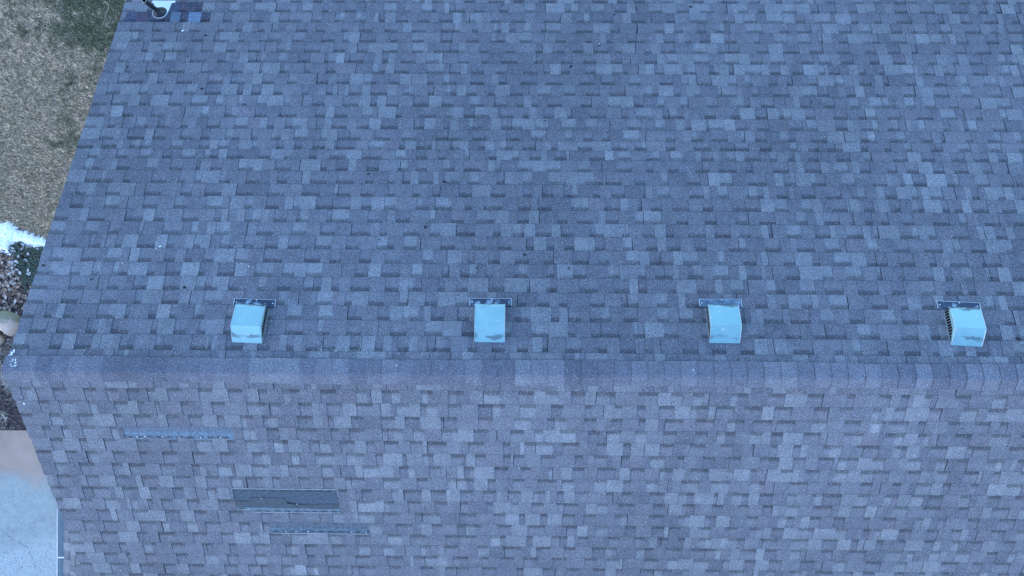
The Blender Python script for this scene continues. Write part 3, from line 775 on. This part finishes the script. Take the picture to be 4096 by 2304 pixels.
rock('boulder', [(-9.95, .20), (-9.515, .235), (-9.284, .222), (-9.10, .13), (-9.06, -.02), (-9.20, -.20), (-9.237, -.233), (-9.307, -.165), (-9.515, -.06), (-9.9, -.05)], .20, 3, STN, 'large flat boulder with olive top and pinkish lower side at the left edge', 'boulder', 'boulders in the bed')
rock('boulder', [(-9.80, -.18), (-9.514, -.167), (-9.43, -.23), (-9.40, -.29), (-9.422, -.349), (-9.514, -.42), (-9.8, -.45)], .13, 8, STN, 'smaller tan boulder just below the large flat one', 'boulder', 'boulders in the bed')
PEB = simple('pale_pebble', (.62, .56, .50), .8, nscale=20, amp=.15)
def ell(cx, cy, a, b, rot): return [(cx+a*math.cos(t)*math.cos(rot)-b*math.sin(t)*math.sin(rot), cy+a*math.cos(t)*math.sin(rot)+b*math.sin(t)*math.cos(rot)) for t in [2*PI*k/8 for k in range(8)]]
rock('pebble', ell(-9.338, -.300, .034, .026, .3), .03, 5, PEB, 'pale pebble nearer the large boulder, upper of two', 'pebble', 'pebbles by the boulders')
rock('pebble', ell(-9.356, -.358, .036, .022, .2), .03, 6, PEB, 'pale oval pebble below its neighbour by the boulders', 'pebble', 'pebbles by the boulders')
for i, (x, y, a, lb) in enumerate(((-9.43, -1.905, .045, 'flat grey stone at the edge of the concrete, the longer one'), (-9.24, -1.90, .030, 'small grey stone at the concrete edge, nearer the roof'), (-9.33, -1.55, .016, 'tiny pale stone in the mulch above the concrete'))):
    rock('stone', ell(x, y, a, a*.45, .05), .025, 11+i, simple('grey_stone', (.42, .40, .38), .85, nscale=20, amp=.2), lb, 'stone', 'small stones by the concrete')
# branch and twigs
TW = tonemat('dry_twig', .8, 50, .2, .2, .2)
def twig(name, pts, r0, label, cat, group=None, col=(.62, .55, .45), z=.05):
    cx, cy = pts[0]; P = []
    for i in range(len(pts)-1):
        a = pts[max(i-1, 0)]; b = pts[i]; c2 = pts[i+1]; d = pts[min(i+2, len(pts)-1)]
        for k in range(5):
            t = k/5
            q = [.5*((2*b[j])+(-a[j]+c2[j])*t+(2*a[j]-5*b[j]+4*c2[j]-d[j])*t*t+(-a[j]+3*b[j]-3*c2[j]+d[j])*t**3) for j in (0, 1)]
            P.append((q[0]-cx, q[1]-cy, z+.01*math.sin(len(P)*.9)))
    P.append((pts[-1][0]-cx, pts[-1][1]-cy, z-.01))
    m = MB(); m.tube(P, [r0*(1-.5*i/len(P)) for i in range(len(P))], col, 5)
    o = m.build(name, TW, smooth=True, merge=True); o.location = (cx, cy, GZ)
    return tag(o, label, cat, group)
twig('branch', [(-9.75, -1.88), (-9.512, -1.818), (-9.374, -1.761), (-9.235, -1.691), (-9.12, -1.676), (-8.95, -1.65)], .006, 'thin purplish branch lying on the mulch above the concrete', 'branch', None, (.20, .15, .15))
twig('branch', [(-9.31, 1.30), (-9.26, 1.15), (-9.2, 1.03), (-9.17, .92)], .004, 'thin bent brown branch between the leaves and the green ground cover', 'branch', None, (.24, .17, .13), .08)
G_ = 'pale twigs on the lawn'
for pts, lb, rr in (([(-8.671, 5.607), (-8.6, 5.625), (-8.533, 5.622), (-8.464, 5.610), (-8.382, 5.625)], 'wavy pale twig lying level at the upper left of the lawn', .0045),
    ([(-7.57, 5.854), (-7.51, 5.809), (-7.501, 5.75), (-7.546, 5.636), (-7.569, 5.523), (-7.601, 5.432)], 'long curved pale twig near the roof at the top of the lawn', .0045),
    ([(-7.546, 5.427), (-7.491, 5.414), (-7.463, 5.369)], 'short hooked twig just below the long curved one', .004),
    ([(-8.639, 5.379), (-8.579, 5.42), (-8.533, 5.448)], 'short slanting twig below the wavy one, the lower of a pair', .003),
    ([(-8.70, 5.42), (-8.64, 5.46), (-8.57, 5.50)], 'faint slanting twig below the wavy one, the upper of a pair', .003),
    ([(-8.175, 5.508), (-8.129, 5.421)], 'short straight twig in the middle of the upper lawn', .0035),
    ([(-7.907, 4.795), (-7.861, 4.695)], 'short twig near the roof edge by the green patch', .0035),
    ([(-7.917, 5.095), (-7.889, 5.036)], 'tiny twig near the roof edge above another', .003),
    ([(-8.821, 4.473), (-8.812, 4.43), (-8.807, 4.391)], 'small upright twig in the lower left part of the upper lawn', .0035),
    ([(-8.42, 5.03), (-8.36, 5.08), (-8.31, 5.11)], 'thin slanting twig in the middle of the lawn', .0025),
    ([(-9.3, 4.97), (-9.22, 5.0), (-9.16, 5.03)], 'thin twig near the left edge of the lawn', .003)):
    twig('twig', pts, rr, lb, 'twig', G_)

# concrete driveway with rusty band, frost and cracks
CON, n_, b_ = newmat('stained_concrete', .8, 0, .3); v_ = objco(n_)
sx = n_.nodes.new('ShaderNodeSeparateXYZ'); n_.links.new(v_, sx.inputs[0])
w1 = noise_node(n_, v_, 1.6, 5, .6); w2 = noise_node(n_, v_, 7, 5, .65); w3 = noise_node(n_, v_, 55, 4, .7); w4 = noise_node(n_, v_, 13, 4, .7)
yy = mth(n_, 'ADD', sx.outputs[1], mth(n_, 'MULTIPLY', mth(n_, 'SUBTRACT', w1, .5), 1.0))
yy = mth(n_, 'ADD', yy, mth(n_, 'MULTIPLY', mth(n_, 'SUBTRACT', w2, .5), .5))
rust = mrange(n_, yy, -3.05, -2.55, 0, 1, True)
pale = mixc(n_, mrange(n_, w2, .3, .7, 0, 1), (.30, .325, .31), (.41, .43, .395))
brown = mixc(n_, mrange(n_, w1, .35, .65, 0, 1), (.36, .245, .19), (.47, .33, .26))
col = mixc(n_, rust, pale, brown)
frost = mth(n_, 'MULTIPLY', mrange(n_, mth(n_, 'ADD', sx.outputs[1], mth(n_, 'MULTIPLY', w1, 1.0)), -3.75, -3.35, 1, 0, True), mrange(n_, w3, .50, .57, 0, 1))
col = mixc(n_, mth(n_, 'MULTIPLY', frost, .5), col, (.80, .80, .80))
pit = mth(n_, 'MULTIPLY', mrange(n_, w4, .52, .60, 0, .8), mrange(n_, noise_node(n_, v_, 34, 3, .7), .50, .56, 0, 1))
pit = mth(n_, 'MULTIPLY', pit, mth(n_, 'SUBTRACT', 1.0, rust))
col = mixc(n_, pit, col, (.26, .23, .24))
n_.links.new(scalec(n_, col, mrange(n_, w3, .3, .7, .90, 1.08)), b_.inputs['Base Color']); bump(n_, b_, w3, .3, .004)
m = MB()
m.box(lambda x, y, z: (x, y, z), -14, -4.22, -30, -1.952, GZ-.1, GZ+.035)
def ribbon(m, pts, w0, z, col=(.1, .1, .1), mi=0):
    r = random.Random(2); P = []
    for a, b in zip(pts, pts[1:]):
        for k in range(8): t = k/8; P.append((a[0]+(b[0]-a[0])*t+r.gauss(0, .006), a[1]+(b[1]-a[1])*t+r.gauss(0, .006)))
    P.append(pts[-1])
    for i in range(len(P)-1):
        a, b = P[i], P[i+1]; d = Vector((b[0]-a[0], b[1]-a[1])).normalized(); w_ = w0*r.uniform(.5, 1.3)
        m.face([(a[0]+d.y*w_, a[1]-d.x*w_, z), (b[0]+d.y*w_, b[1]-d.x*w_, z), (b[0]-d.y*w_, b[1]+d.x*w_, z), (a[0]-d.y*w_, a[1]+d.x*w_, z)], col, mi)
ribbon(m, [(-9.9, -3.5), (-9.51, -3.739), (-9.324, -3.884), (-9.185, -3.997), (-8.977, -4.087), (-8.861, -4.316), (-8.791, -4.568), (-8.66, -4.85), (-8.5, -5.3)], .0022, GZ+.0372, mi=1)
tag(m.build('driveway', [CON, simple('crack_dirt', (.17, .16, .16), .95)]), kind='structure')
